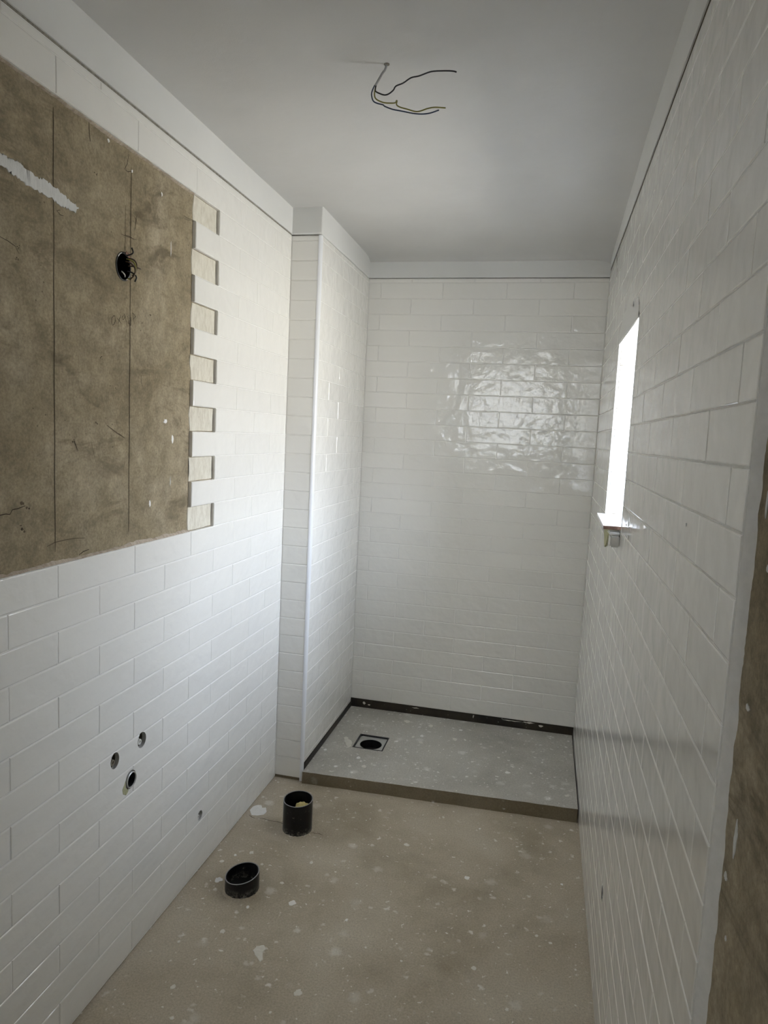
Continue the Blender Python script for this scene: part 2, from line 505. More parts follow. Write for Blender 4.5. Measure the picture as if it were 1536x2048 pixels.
def course(side, u0, u1, v0, v1, start, pitch, parent, skip=()):
    """one course of tiles from u0 to u1 with joints at start + n*pitch; skip = u-intervals left open"""
    out = []
    n = math.floor((u0 - start) / pitch)
    while start + n * pitch < u1:
        a, b = max(start + n * pitch, u0), min(start + (n + 1) * pitch, u1)
        segs = [(a, b)]
        for s0, s1 in skip:
            nx = []
            for p, q in segs:
                if q <= s0 or p >= s1: nx.append((p, q)); continue
                if p < s0: nx.append((p, s0))
                if q > s1: nx.append((s1, q))
            segs = nx
        for p, q in segs:
            t = put_tile(side, p + G / 2, q - G / 2, v0 + G / 2, v1 - G / 2, parent)
            if t: out.append((t, p, q, v0, v1))
        n += 1
    return out
zrow = lambda k: ZT - k * P

# ------------------------------------------------------------------ floor
floor = cell_sheet('floor', [-0.25, W + 0.4], [YF - 1.9, YB + 0.3], lambda i, j: True, lambda u, v, n: Vector((u, v, n)), 0.0, -0.2, M_FLOOR)
tag(floor, 'bare brown grey cement floor spattered with plaster', kind='structure')

# ------------------------------------------------------------------ left wall
Y_TEETH, Y_PL0 = 0.0, -3.5 * H
wl = cell_sheet('wall_left', [YF - 0.15, -1.0, -0.386, -0.343, -0.313, -0.260, 0.094, 0.8, YB + 0.3], [-0.05, 0.197, 0.526, 0.614, 1.2, 1.890, 2.56], lambda i, j: True, FL, -ADH, -0.25, M_PLASTER)
tag(wl, 'left wall of white tiles around a bare brown plaster recess', kind='structure')
ROWS_L = list(range(0, 29))
def left_bare(k):
    if 1 <= k <= 13:
        return [(Y_PL0 if k % 2 else Y_PL0 - H / 2, Y_TEETH if k % 2 == 0 else Y_TEETH + H / 2)]
    return []
us = [YF - 0.14, Y_PL0 - H / 2, Y_PL0, Y_TEETH, Y_TEETH + H / 2, YC + 0.02]
vs = [0.004] + [zrow(k) for k in range(28, -1, -1)] + [ZT + 0.020]
def gfill(i, j):
    k = 28 - j                       # sheet row j covers course k (j = 0 is the bottom course)
    mid = (us[i] + us[i + 1]) / 2
    return not any(a < mid < b for a, b in left_bare(k))
grout_l = cell_sheet('grout', us, vs, gfill, FL, -0.0016, -ADH - 0.001, M_GROUT, wl)
tiles_l = []
tiles_l += course('L', YF, YC, ZT, ZT + 0.019, H / 2, H, wl)
for k in ROWS_L:
    v1 = zrow(k); v0 = zrow(k + 1) if k < 28 else 0.008
    tiles_l += course('L', YF, YC, v0, v1, 0.0 if k % 2 == 0 else H / 2, H, wl, left_bare(k))
box('plaster_band', (-ADH - 0.01, YF - 0.1, ZT + 0.027), (0.001, YC, 2.52), M_PAINT, wl)

box('gap_shade_strip', (-ADH - 0.002, YF - 0.05, ZT + 0.0185), (-0.0030, YC, ZT + 0.028), M_CEMENT, wl)  # grey strip paints in the shadow of the gap above the left tiles
# pale adhesive left in the gaps between the teeth
for k in range(1, 14, 2):
    a, b = zrow(k + 1) + 0.002, zrow(k) - 0.002
    j = lambda: random.uniform(-0.004, 0.004)
    out = [(-0.002 + j(), a), (0.05, a), (0.10, a), (0.147, a + 0.001), (0.146, (a + b) / 2), (0.147, b), (0.10, b), (0.05, b), (-0.002 + j(), b), (-0.006 + j(), b - 0.025), (-0.004 + j(), a + 0.025)]
    patch('adhesive_patch', out, lambda u, v, n: FL(u, v, -ADH + n), M_ADH, wl, 0.0022, 0.0006, 2)
# crumbs of adhesive along the lower and upper edge of the bare plaster
def ragged(name, y0, y1, z, up, hgt, m, n=160, dep=0.009):
    bm = bmesh.new(); prev = None
    for i in range(n + 1):
        y = y0 + (y1 - y0) * i / n
        hh = hgt * (0.45 + 0.9 * abs(noise.noise((y * 13, z * 3, 1.7))) + 0.35 * noise.noise((y * 60, z, 3)))
        dd = dep * (0.75 + 0.5 * noise.noise((y * 30, z, 8)))
        cur = [bm.verts.new(FL(y, z + up * q * hh, -ADH + nn)) for q, nn in ((-0.12, dd), (0.25, dd * 0.85), (0.65, dd * 0.45), (1.0, -0.0006))]
        if prev:
            for q in range(3): bm.faces.new([prev[q], prev[q + 1], cur[q + 1], cur[q]])
        prev = cur
    from_bm(name, bm, m, wl, True)
ragged('adhesive_edge', -1.05, 0.0, zrow(14), 1, 0.010, M_PINK, 160, 0.009)
ragged('adhesive_edge', -1.05, 0.0, zrow(1), -1, 0.006, M_PINK, 160, 0.008)

# ---- marks on the plaster: filler stroke, pencil lines and notes
FP = lambda u, v, n: FL(u, v, -ADH + n)
SMEAR = [(-0.747, 2.003), (-0.736, 2.008), (-0.731, 2.002), (-0.719, 2.004), (-0.704, 2.007), (-0.686, 2.004), (-0.669, 2.002), (-0.647, 1.996), (-0.627, 1.999), (-0.602, 1.997), (-0.581, 1.992), (-0.559, 1.987), (-0.541, 1.982), (-0.525, 1.981), (-0.515, 1.974), (-0.525, 1.963), (-0.541, 1.964), (-0.559, 1.963), (-0.581, 1.963), (-0.602, 1.968), (-0.627, 1.969), (-0.647, 1.969), (-0.669, 1.969), (-0.688, 1.973), (-0.708, 1.977), (-0.726, 1.98), (-0.74, 1.984), (-0.77, 1.985), (-0.82, 1.992), (-0.85, 2.004), (-0.83, 2.013), (-0.78, 2.010)]
tag(patch('filler_stroke', SMEAR, FP, M_SMEAR, wl, 0.0012, 0.0030, 5), 'stroke of white filler')
for y, z0, z1 in ((-0.598, 1.205, 2.155), (-0.314, 1.215, 2.135)):
    n = 40
    ribbon('pencil_line', [(y + 0.0006 * math.sin(i * 0.7), z0 + (z1 - z0) * i / n) for i in range(n + 1)], 0.0022, FP, M_PENCIL, wl)
ribbon('pencil_line', [(-0.337, 1.93 + 0.01 * i) for i in range(12)], 0.0012, FP, M_PENCIL2, wl)
HAND = [[(-0.407, 1.753), (-0.404, 1.759), (-0.401, 1.754), (-0.406, 1.747), (-0.4, 1.741)], [(-0.378, 1.762), (-0.383, 1.763), (-0.391, 1.756), (-0.392, 1.745), (-0.388, 1.739), (-0.381, 1.743), (-0.377, 1.753), (-0.378, 1.762)], [(-0.369, 1.759), (-0.36, 1.754), (-0.351, 1.748)], [(-0.353, 1.771), (-0.359, 1.76), (-0.365, 1.746)], [(-0.342, 1.771), (-0.348, 1.766), (-0.346, 1.759), (-0.34, 1.762), (-0.336, 1.77), (-0.34, 1.775), (-0.334, 1.765), (-0.327, 1.746)], [(-0.325, 1.772), (-0.321, 1.759), (-0.316, 1.75), (-0.311, 1.751), (-0.31, 1.763), (-0.312, 1.772)], [(-0.305, 1.784), (-0.301, 1.776), (-0.295, 1.757)], [(-0.305, 1.784), (-0.297, 1.781), (-0.289, 1.775)], [(-0.301, 1.768), (-0.289, 1.777)]]
for i, st in enumerate(HAND):
    ribbon('pencil_writing', st, 0.0013 if i else 0.0008, FP, M_PENCIL if i else M_PENCIL2, wl)
MARKS = [([(-0.48, 2.177), (-0.479, 2.154), (-0.475, 2.135)], .003, 0), ([(-0.355, 1.965), (-0.329, 1.966), (-0.287, 1.969)], .0014, 0), ([(-0.34, 1.968), (-0.315, 1.969), (-0.30, 1.966)], .0016, 0), ([(-0.055, 2.1), (-0.024, 2.1), (0.0, 2.104)], .0014, 0), ([(-0.05, 2.093), (-0.024, 2.096), (0.0, 2.102)], .001, 0), ([(-0.3, 2.024), (-0.291, 2.019), (-0.296, 1.993), (-0.288, 2.028)], .0014, 0), ([(-0.325, 2.165), (-0.331, 2.14), (-0.342, 2.123), (-0.328, 2.122), (-0.304, 2.132)], .0018, 0), ([(-0.338, 2.16), (-0.345, 2.14), (-0.336, 2.128)], .001, 1), ([(-0.588, 1.948), (-0.577, 1.943), (-0.566, 1.944)], .0016, 0), ([(-0.577, 1.953), (-0.588, 1.948)], .0016, 0),
         ([(-0.80, 1.302), (-0.759, 1.305), (-0.744, 1.306), (-0.733, 1.304), (-0.726, 1.313), (-0.71, 1.314), (-0.69, 1.318)], .0022, 0), ([(-0.533, 1.454), (-0.526, 1.444), (-0.519, 1.431)], .0018, 0), ([(-0.471, 1.454), (-0.463, 1.431), (-0.453, 1.404)], .0014, 1), ([(-0.41, 1.494), (-0.382, 1.481), (-0.36, 1.472), (-0.335, 1.463)], .003, 1), ([(-0.36, 1.474), (-0.335, 1.463)], .0018, 0), ([(-0.625, 1.221), (-0.599, 1.227), (-0.562, 1.228), (-0.53, 1.227), (-0.494, 1.223)], .0022, 1), ([(-0.516, 1.185), (-0.499, 1.191), (-0.478, 1.193)], .0026, 0), ([(-0.755, 1.85), (-0.73, 1.847), (-0.71, 1.842), (-0.70, 1.83)], .0014, 0), ([(-0.26, 1.63), (-0.262, 1.61), (-0.255, 1.60)], .0014, 0)]
for pts, w_, f_ in MARKS:
    ribbon('pencil_mark', pts, w_, FP, M_PENCIL2 if f_ else M_PENCIL, wl)
def blob(u, v, a, b, n=9):
    return [(u + a * math.cos(6.283 * i / n) * random.uniform(0.6, 1.15), v + b * math.sin(6.283 * i / n) * random.uniform(0.6, 1.15)) for i in range(n)]
for u, v, a, b in ((-0.139, 1.511, .010, .008), (-0.097, 1.462, .006, .014), (-0.214, 1.282, .0045, .010), (-0.107, 1.339, .0015, .016), (-0.407, 2.164, .004, .005), (-0.31, 2.13, .004, .004), (-0.17, 2.12, .003, .007), (-0.12, 1.99, .0015, .03)):
    patch('white_spot', blob(u, v, a, b), FP, M_SPLATW, wl, 0.0008, 0.0006, 2)
for u, v, a, b in ((-0.70, 1.842, .006, .005), (-0.705, 1.822, .005, .006), (-0.687, 1.316, .016, .010), (-0.535, 1.457, .007, .006), (-0.43, 1.655, .005, .004), (-0.006, 1.70, .004, .010), (-0.22, 1.79, .0045, .006), (-0.455, 2.075, .006, .006), (-0.45, 1.50, .005, .004), (-0.70, 1.27, .010, .008)):
    for q in range(4):
        patch('dark_pit', blob(u + random.uniform(-a, a), v + random.uniform(-b, b), a * random.uniform(0.15, 0.45), b * random.uniform(0.15, 0.5), 7), FP, M_PENCIL2 if q else M_PENCIL, wl, 0.0004, 0.0005, 2)

# ------------------------------------------------------------------ back wall
wb = cell_sheet('wall_back', [-0.25, W + 0.33], [-0.05, 2.56], lambda i, j: True, FB, -ADH, -0.25, M_CEMENT)
tag(wb, 'back wall of wavy white glazed tiles behind the shower', kind='structure')
cell_sheet('grout', [CW - 0.005, W + 0.005], [0.099, ZT + 0.019], lambda i, j: True, FB, -0.0018, -ADH - 0.001, M_GROUT, wb)
HB = 0.3117
course('B', CW, W, ZT, ZT + 0.018, 0.344, HB, wb)
for k in range(28):
    course('B', CW, W, zrow(k + 1), zrow(k), 0.188 if k % 2 == 0 else 0.344, HB, wb)
box('plaster_band', (CW - 0.01, YB - 0.001, ZT + 0.023), (W + 0.01, YB + 0.03, 2.47), M_PAINT, wb)
box('membrane_and_gap_shade', (CW - 0.01, YB + 0.003, 0.03), (W + 0.02, YB + 0.02, 0.108), M_BLACK, wb)

# ------------------------------------------------------------------ column in the back left corner
wc = cell_sheet('wall_column', [-0.1, CW - ADH], [YC + ADH, YB + 0.05], lambda i, j: True, lambda u, v, n: Vector((u, v, n)), 2.52, -0.02, M_CEMENT)
tag(wc, 'narrow tiled column projecting from the left corner', kind='structure')
box('membrane_and_gap_shade', (-0.004, YC + 0.006, 0.0), (CW - 0.014, YC + ADH + 0.002, 0.03), M_STEP, wc)  # brown strip darkens the gap under the column tiles, shade put into colour
box('grout', (-0.004, YC + 0.0018, 0.016), (CW - 0.012, YC + ADH + 0.001, ZT + 0.019), M_GROUT, wc)
box('grout', (CW - ADH - 0.001, YC + 0.012, 0.078), (CW - 0.0016, YB + 0.002, ZT + 0.019), M_GROUT, wc)
for k in range(29):
    v0 = zrow(k + 1) if k < 28 else 0.013
    put_tile('C', 0.0012, CW - 0.013, v0 + G / 2, zrow(k) - G / 2, wc)
put_tile('C', 0.0012, CW - 0.013, ZT + G / 2, ZT + 0.018, wc)
course('S', YC + 0.013, YB, ZT, ZT + 0.018, 0.942, 0.301, wc)
for k in range(28):
    course('S', YC + 0.013, YB, zrow(k + 1), zrow(k), 1.087 if k % 2 == 0 else 0.942, 0.301, wc)
course('S', YC + 0.013, YB, 0.078, zrow(28), 1.087, 0.301, wc)
_b = cell_sheet('plaster_band', [-0.02, CW + 0.001], [YC - 0.001, YB + 0.02], lambda i, j: True, lambda u, v, n: Vector((u, v, n)), ZT + 0.024, 2.50, M_PAINT, wc)
bmv = _b.modifiers.new('round', 'BEVEL'); bmv.width = 0.006; bmv.segments = 3
box('membrane_and_gap_shade', (CW - 0.02, YC + 0.02, 0.03), (CW + 0.003, YB + 0.002, 0.0765), M_BLACK, wc)

# rounded white trim up the column's outer corner
bm = bmesh.new(); prof = []
r = 0.013
cx_, cy_ = CW - r + 0.001, YC + r - 0.001
prof.append((CW - 0.014, YC + 0.006)); prof.append((CW - 0.0135, YC - 0.0008))
for i in range(9):
    a = math.radians(-90 + 90 * i / 8)
    prof.append((cx_ + r * math.cos(a), cy_ + r * math.sin(a)))
prof.append((CW - 0.006, YC + 0.0135))
lo = [bm.verts.new((x, y, 0.001)) for x, y in prof]; hi = [bm.verts.new((x, y, ZT + 0.021)) for x, y in prof]
n = len(prof)
for i in range(n): bm.faces.new([lo[i], lo[(i + 1) % n], hi[(i + 1) % n], hi[i]])
bm.faces.new(lo[::-1]); bm.faces.new(hi)
bmesh.ops.recalc_face_normals(bm, faces=bm.faces)
tr = from_bm('trim_1', bm, M_TRIM)
tag(tr, 'rounded white corner trim up the tiled column', kind='structure')

# ------------------------------------------------------------------ right wall with the window opening
Y_TE = -1.068
wr = cell_sheet('wall_right', [YF - 0.15, WY0 - 0.008, WY1 + 0.010, YB + 0.3], [-0.05, WZ0 - 0.03, WZ1 + 0.004, 2.62], lambda i, j: not (i == 1 and j == 1), FR, -ADH, -OUT, M_PLASTER)
tag(wr, 'right wall of white tiles with a small window, bare plaster at its near end', kind='structure')
cell_sheet('grout', [Y_TE + 0.002, WY0 - 0.001, WY1 + 0.004, YB + 0.005], [0.004, WZ0, WZ1 + 0.002, ZT + 0.046], lambda i, j: not (i == 1 and j == 1), FR, -0.0013, -ADH - 0.001, M_GROUT, wr)
course('R', Y_TE, YB, ZT, ZT + 0.045, -0.838, H, wr)
for k in range(29):
    v0 = zrow(k + 1) if k < 28 else 0.008
    sk = [(WY0 - 0.001, WY1 + 0.003)] if 5 <= k <= 12 else []
    course('R', Y_TE, YB, v0, zrow(k), -0.838 if k % 2 else -0.687, H, wr, sk)
bm = bmesh.new()
box('plaster_band', (W - 0.001, YF - 0.1, ZT + 0.058), (W + 0.03, YB + 0.02, 2.55), M_PAINT, wr)
box('gap_shade_strip', (W + 0.0020, Y_TE - 0.6, ZT + 0.0435), (W + ADH + 0.002, YB + 0.004, ZT + 0.060), M_PIT, wr)  # dark strip paints in the shadow gap above the right-hand tiles
# ragged grout margin where the tiling stops
bm = bmesh.new(); rows_ = []
zz = 0.0
while zz < ZT + 0.05:
    ya = Y_TE - 0.017 - 0.010 * noise.noise((zz * 7, 0.3, 0)) - 0.007 * noise.noise((zz * 31, 1.3, 0)) - 0.004 * abs(noise.noise((zz * 90, 4, 0)))
    yb = Y_TE - 0.003 - 0.0015 * noise.noise((zz * 24, 2, 0))
    rows_.append([bm.verts.new(FR(u_, zz, n_)) for u_, n_ in ((Y_TE + 0.004, -0.0024), (yb, -0.0026), ((ya + yb) / 2, -0.0065), (ya, -ADH - 0.0004))])
    zz += 0.006
for r0, r1 in zip(rows_, rows_[1:]):
    for q in range(3): bm.faces.new([r0[q], r0[q + 1], r1[q + 1], r1[q]])
from_bm('grout_margin', bm, M_GROUT, wr, True)
for u, v, a, b in ((-1.125, 1.068, .006, .022), (-1.108, 1.45, .003, .02), (-1.118, 1.22, .008, .004), (-1.105, 1.01, .006, .006), (-1.135, 1.38, .004, .005), (-1.13, .95, .003, .003)):
    patch('white_spot', blob(u, v, a, b), lambda u, v, n_: FR(u, v, -ADH + n_), M_SMEAR, wr, 0.001, 0.0008, 2)
# smooth filler skimmed over the joints above the window
patch('filler_skim', [(0.19, 1.872), (0.77, 1.872), (0.79, 1.905), (0.72, 1.925), (0.66, 1.96), (0.57, 1.955), (0.50, 1.99), (0.42, 1.98), (0.36, 1.93), (0.26, 1.935), (0.20, 1.905)], FR, M_SKIM, wr, 0.0010, 0.006, 4)

# reveals: tiled far jamb, plastered near jamb, head and rough sill
XO = W + OUT - 0.05
for k in range(5, 13):
    cutx = W + 0.008 + (0.302 if k % 2 else 0.151)
    for xa, xb in ((W + 0.008, cutx), (cutx, XO)):
        o = bpy.data.objects.new('tile', tile_mesh(xb - xa - G, P - G)); COL.objects.link(o); o.parent = wr
        m4 = (BASIS['C'] @ Matrix.Rotation(random.uniform(-.006, .006), 3, 'X')).to_4x4()
        m4.translation = Vector(((xa + xb) / 2, WY1, (zrow(k) + zrow(k + 1)) / 2)); o.matrix_world = m4
box('adhesive_bed', (W + 0.004, WY1 + 0.004, WZ0 - 0.02), (W + OUT, WY1 + 0.0105, WZ1 + 0.004), M_CEMENT, wr)
box('reveal_plaster', (W + 0.001, WY0 - 0.009, WZ0 - 0.02), (W + OUT, WY0, WZ1 + 0.004), M_PAINT, wr)
box('reveal_plaster', (W + 0.001, WY0, WZ1 - 0.001), (W + OUT, WY1, WZ1 + 0.006), M_PAINT, wr)
box('reveal_plaster', (W + 0.004, WY0, WZ0 - 0.03), (W + OUT, WY1, WZ0 - 0.022), M_CEMENT, wr)
t2 = box('trim_2', (W - 0.0006, WY1 - 0.0012, WZ0 - 0.002), (W + 0.0075, WY1 + 0.003, WZ1 + 0.001), M_TRIM, None, 0.001)
tag(t2, 'thin white edge trim along the far side of the window opening', kind='structure')
t3 = box('trim_3', (W - 0.0010, WY0 - 0.003, WZ0 - 0.002), (W + 0.0075, WY0 + 0.0008, WZ1 + 0.001), M_TRIM, None, 0.001)
tag(t3, 'thin white edge trim along the near side of the window opening', kind='structure')

# the window itself, set at the outer face
win = bpy.data.objects.new('window_1', None); COL.objects.link(win); win.location = (W + OUT - 0.03, (WY0 + WY1) / 2, WZ0)
tag(win, 'small white framed window in the right wall', kind='structure')
fx0, fx1, fw = W + OUT - 0.055, W + OUT - 0.005, 0.035
for a, b in (((fx0, WY0, WZ0 - 0.02), (fx1, WY0 + fw, WZ1)), ((fx0, WY1 - fw, WZ0 - 0.02), (fx1, WY1, WZ1)), ((fx0, WY0 + fw, WZ0 - 0.02), (fx1, WY1 - fw, WZ0 + fw)), ((fx0, WY0 + fw, WZ1 - fw), (fx1, WY1 - fw, WZ1))):
    keep(win, box('window_frame', a, b, M_PVC, None, 0.002))
mg = bpy.data.materials.new('clear_pane'); mg.use_nodes = True
nt = mg.node_tree; nt.nodes.clear()
om = nt.nodes.new('ShaderNodeOutputMaterial'); mx = nt.nodes.new('ShaderNodeMixShader'); tb = nt.nodes.new('ShaderNodeBsdfTransparent'); gb = nt.nodes.new('ShaderNodeBsdfGlossy')
gb.inputs['Roughness'].default_value = 0.02; mx.inputs[0].default_value = 0.06
nt.links.new(tb.outputs[0], mx.inputs[1]); nt.links.new(gb.outputs[0], mx.inputs[2]); nt.links.new(mx.outputs[0], om.inputs['Surface'])
keep(win, box('pane', (W + OUT - 0.033, WY0 + fw, WZ0 + fw), (W + OUT - 0.029, WY1 - fw, WZ1 - fw), mg))

# ------------------------------------------------------------------ ceiling, slightly out of level, coved into the back and right walls
def zc(x, y):
    s = max(0.0, min(1.0, x / W))
    z = 2.376 + 0.012 * (1 - (y + 0.5) / 2) + 0.075 * s ** 1.3 * max(0.0, min(1.0, (1.55 - y) / 1.2))
    z -= 0.022 * math.exp(-max(0, YB - y) / 0.03) + 0.020 * math.exp(-max(0, W - x) / 0.03)
    return z + 0.0025 * noise.noise((x * 2.3, y * 2.3, 0))
xs = [-0.26] + [i * 0.06 for i in range(0, 20)] + [W - 0.09, W - 0.06, W - 0.04, W - 0.02, W, W + 0.2]
ys = [YF - 0.16] + [YF + i * 0.1 for i in range(0, 35)] + [YB - 0.12, YB - 0.08, YB - 0.05, YB - 0.03, YB - 0.015, YB, YB + 0.2]
ys = sorted(set(ys)); xs = sorted(set(xs))
bm = bmesh.new()
g = [[bm.verts.new((x, y, zc(x, y))) for y in ys] for x in xs]
g2 = [[bm.verts.new((x, y, 2.66)) for y in ys] for x in xs]
for i in range(len(xs) - 1):
    for j in range(len(ys) - 1):
        bm.faces.new([g[i][j], g[i][j + 1], g[i + 1][j + 1], g[i + 1][j]])
        bm.faces.new([g2[i][j], g2[i + 1][j], g2[i + 1][j + 1], g2[i][j + 1]])
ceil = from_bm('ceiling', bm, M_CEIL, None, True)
tag(ceil, 'white painted ceiling with a rounded edge at the back', kind='structure')

# ------------------------------------------------------------------ front wall with the doorway behind the camera, and the hall outside
DX0, DX1, DZ = 0.14, 1.16, 2.28
wf = cell_sheet('wall_front', [-0.25, DX0, DX1, W + 0.33], [-0.05, DZ, 2.62], lambda i, j: not (i == 1 and j == 0), lambda u, v, n: Vector((u, YF - n, v)), 0.0, 0.15, M_PLASTER)
tag(wf, 'front wall with the open doorway the photograph is taken from', kind='structure')
hx0, hx1, hy = -1.0, 2.3, -3.8
hb = cell_sheet('wall_hall', [hx0 - 0.1, 0.05, 1.12, hx1 + 0.1], [-0.05, 1.45, 2.35, 2.62], lambda i, j: not (i == 1 and j == 1), lambda u, v, n: Vector((u, hy - n, v)), 0.0, 0.1, M_HALL)
tag(hb, 'white hall wall with a window behind the photographer', kind='structure')
tag(box('wall_hall_left', (hx0 - 0.1, hy - 0.1, -0.05), (hx0, YF - 0.15, 2.62), M_HALL), 'left wall of the hall', kind='structure')
mbl = bpy.data.materials.new('added_blind_cloth'); mbl.use_nodes = True
nt = mbl.node_tree; nt.nodes.clear()
om = nt.nodes.new('ShaderNodeOutputMaterial'); tl = nt.nodes.new('ShaderNodeBsdfTranslucent'); df = nt.nodes.new('ShaderNodeBsdfDiffuse'); ad = nt.nodes.new('ShaderNodeAddShader')
tl.inputs[0].default_value = (0.14, 0.138, 0.134, 1); df.inputs[0].default_value = (0.7, 0.69, 0.66, 1)
nt.links.new(tl.outputs[0], ad.inputs[0]); nt.links.new(df.outputs[0], ad.inputs[1]); nt.links.new(ad.outputs[0], om.inputs['Surface'])
w2 = bpy.data.objects.new('window_2', None); COL.objects.link(w2); w2.location = (0.585, hy - 0.05, 1.45)
tag(w2, 'hall window with an added white blind that dims it, behind the photographer', kind='structure')
bm = bmesh.new()
_v = [bm.verts.new(p) for p in ((0.03, hy - 0.02, 1.43), (1.14, hy - 0.02, 1.43), (1.14, hy - 0.02, 2.37), (0.03, hy - 0.02, 2.37))]
bm.faces.new(_v)
keep(w2, from_bm('blind', bm, mbl))  # unseen blind, added to dim the window as the back wall reflects it
keep(w2, box('mullion', (0.565, hy - 0.06, 1.45), (0.605, hy - 0.03, 2.35), M_PVC))
tag(box('wall_hall_right', (hx1, hy - 0.1, -0.05), (hx1 + 0.1, YF - 0.15, 2.62), M_HALL), 'right wall of the hall', kind='structure')
tag(box('ceiling_hall', (hx0 - 0.1, hy - 0.1, 2.55), (hx1 + 0.1, YF - 0.14, 2.65), M_HALL), 'ceiling of the hall', kind='structure')
tag(box('floor_hall', (hx0 - 0.1, hy - 0.1, -0.1), (hx1 + 0.1, YF - 0.15, 0.001), M_FLOOR), 'floor of the hall', kind='structure')
tag(box('wall_hall_end_left', (hx0 - 0.1, YF - 0.16, -0.05), (-0.24, YF - 0.0, 2.62), M_HALL), 'hall side of the wall beside the doorway, left', kind='structure')
tag(box('wall_hall_end_right', (W + 0.32, YF - 0.16, -0.05), (hx1 + 0.1, YF - 0.0, 2.62), M_HALL), 'hall side of the wall beside the doorway, right', kind='structure')

# ------------------------------------------------------------------ shower base
SB = [(CW + 0.0025, 0.765), (W - 0.004, 0.812), (W - 0.004, YB + 0.003), (CW + 0.0025, YB + 0.003)]
def zbase(x, y): return 0.050 + 0.004 * (x - CW) + 0.002 * (y - 0.8)
bm = bmesh.new()
N = 40
fr_lo, fr_hi = [], []
top_b, bot_b = [], []
for i in range(N + 1):
    t = i / N
    x = SB[0][0] + (SB[1][0] - SB[0][0]) * t; y = SB[0][1] + (SB[1][1] - SB[0][1]) * t
    wob = 0.003 * noise.noise((x * 11, 0, 2)) + 0.0015 * noise.noise((x * 40, 0, 5))
    fr_lo.append(bm.verts.new((x, y - 0.004 + wob, -0.002)))
    fr_hi.append(bm.verts.new((x, y + wob * 0.7, zbase(x, y) + 0.0012 * noise.noise((x * 30, 1, 5)))))
    top_b.append(bm.verts.new((x, YB + 0.003, zbase(x, YB)))); bot_b.append(bm.verts.new((x, YB + 0.003, -0.002)))
for i in range(N):
    f = bm.faces.new([fr_lo[i], fr_lo[i + 1], fr_hi[i + 1], fr_hi[i]]); f.material_index = 1
    bm.faces.new([fr_hi[i], fr_hi[i + 1], top_b[i + 1], top_b[i]])
    bm.faces.new([top_b[i], top_b[i + 1], bot_b[i + 1], bot_b[i]]); bm.faces.new([bot_b[i], bot_b[i + 1], fr_lo[i + 1], fr_lo[i]])
bm.faces.new([fr_lo[0], fr_hi[0], top_b[0], bot_b[0]]); bm.faces.new([fr_lo[N], bot_b[N], top_b[N], fr_hi[N]])
bmesh.ops.recalc_face_normals(bm, faces=bm.faces)
base = from_bm('shower_base', bm, M_BASE)
base.data.materials.append(M_STEP)
tag(base, 'raised grey cement shower base with a square drain recess and a brown front step', 'shower base')
DXa, DXb, DYa, DYb = 0.267, 0.412, 1.060, 1.212
dcx, dcy = 0.340, 1.128
boolean_cut([base], [box('cutter', (DXa, DYa, 0.002), (DXb, DYb, 0.1), M_BASE)])

dr = empty('floor_drain', ((DXa + DXb) / 2, (DYa + DYb) / 2, 0.03), 'square metal floor drain with an open round hole in the shower base', 'drain')
zt_ = 0.0525
bm = bmesh.new()
fr = cell_sheet('drain_frame', [DXa + 0.0005, DXa + 0.006, DXb - 0.006, DXb - 0.0005], [DYa + 0.0005, DYa + 0.006, DYb - 0.006, DYb - 0.0005], lambda i, j: not (i == 1 and j == 1), lambda u, v, n: Vector((u, v, n)), zt_, 0.03, M_DSTEEL)
keep(dr, fr)
# plate with a round hole
bm.free(); bm = bmesh.new(); R_h = 0.052; seg = 48
inner = [bm.verts.new((dcx + R_h * math.cos(2 * math.pi * q / seg), dcy + R_h * math.sin(2 * math.pi * q / seg), 0.045)) for q in range(seg)]
inlo = [bm.verts.new((v.co.x, v.co.y, 0.034)) for v in inner]
def sqp(a):
    c, s = math.cos(a), math.sin(a)
    tx = ((DXb - 0.006 - dcx) if c > 0 else (dcx - DXa - 0.006)) / max(abs(c), 1e-6)
    ty = ((DYb - 0.006 - dcy) if s > 0 else (dcy - DYa - 0.006)) / max(abs(s), 1e-6)
    t = min(tx, ty); return dcx + c * t, dcy + s * t
outer = [bm.verts.new((*sqp(2 * math.pi * q / seg), 0.045)) for q in range(seg)]
for q in range(seg):
    q2 = (q + 1) % seg
    bm.faces.new([inner[q], outer[q], outer[q2], inner[q2]]); bm.faces.new([inner[q], inner[q2], inlo[q2], inlo[q]])
keep(dr, from_bm('drain_plate', bm, M_STEEL))
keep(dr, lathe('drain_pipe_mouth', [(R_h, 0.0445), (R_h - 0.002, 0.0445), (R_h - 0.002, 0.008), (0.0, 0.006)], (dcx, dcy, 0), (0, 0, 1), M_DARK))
keep(dr, lathe('drain_seal', [(0.018, 0.012), (0.0185, 0.020), (0.016, 0.020), (0.0155, 0.012)], (dcx + 0.012, dcy - 0.024, 0), (0, 0, 1), M_RIM, closed=True))

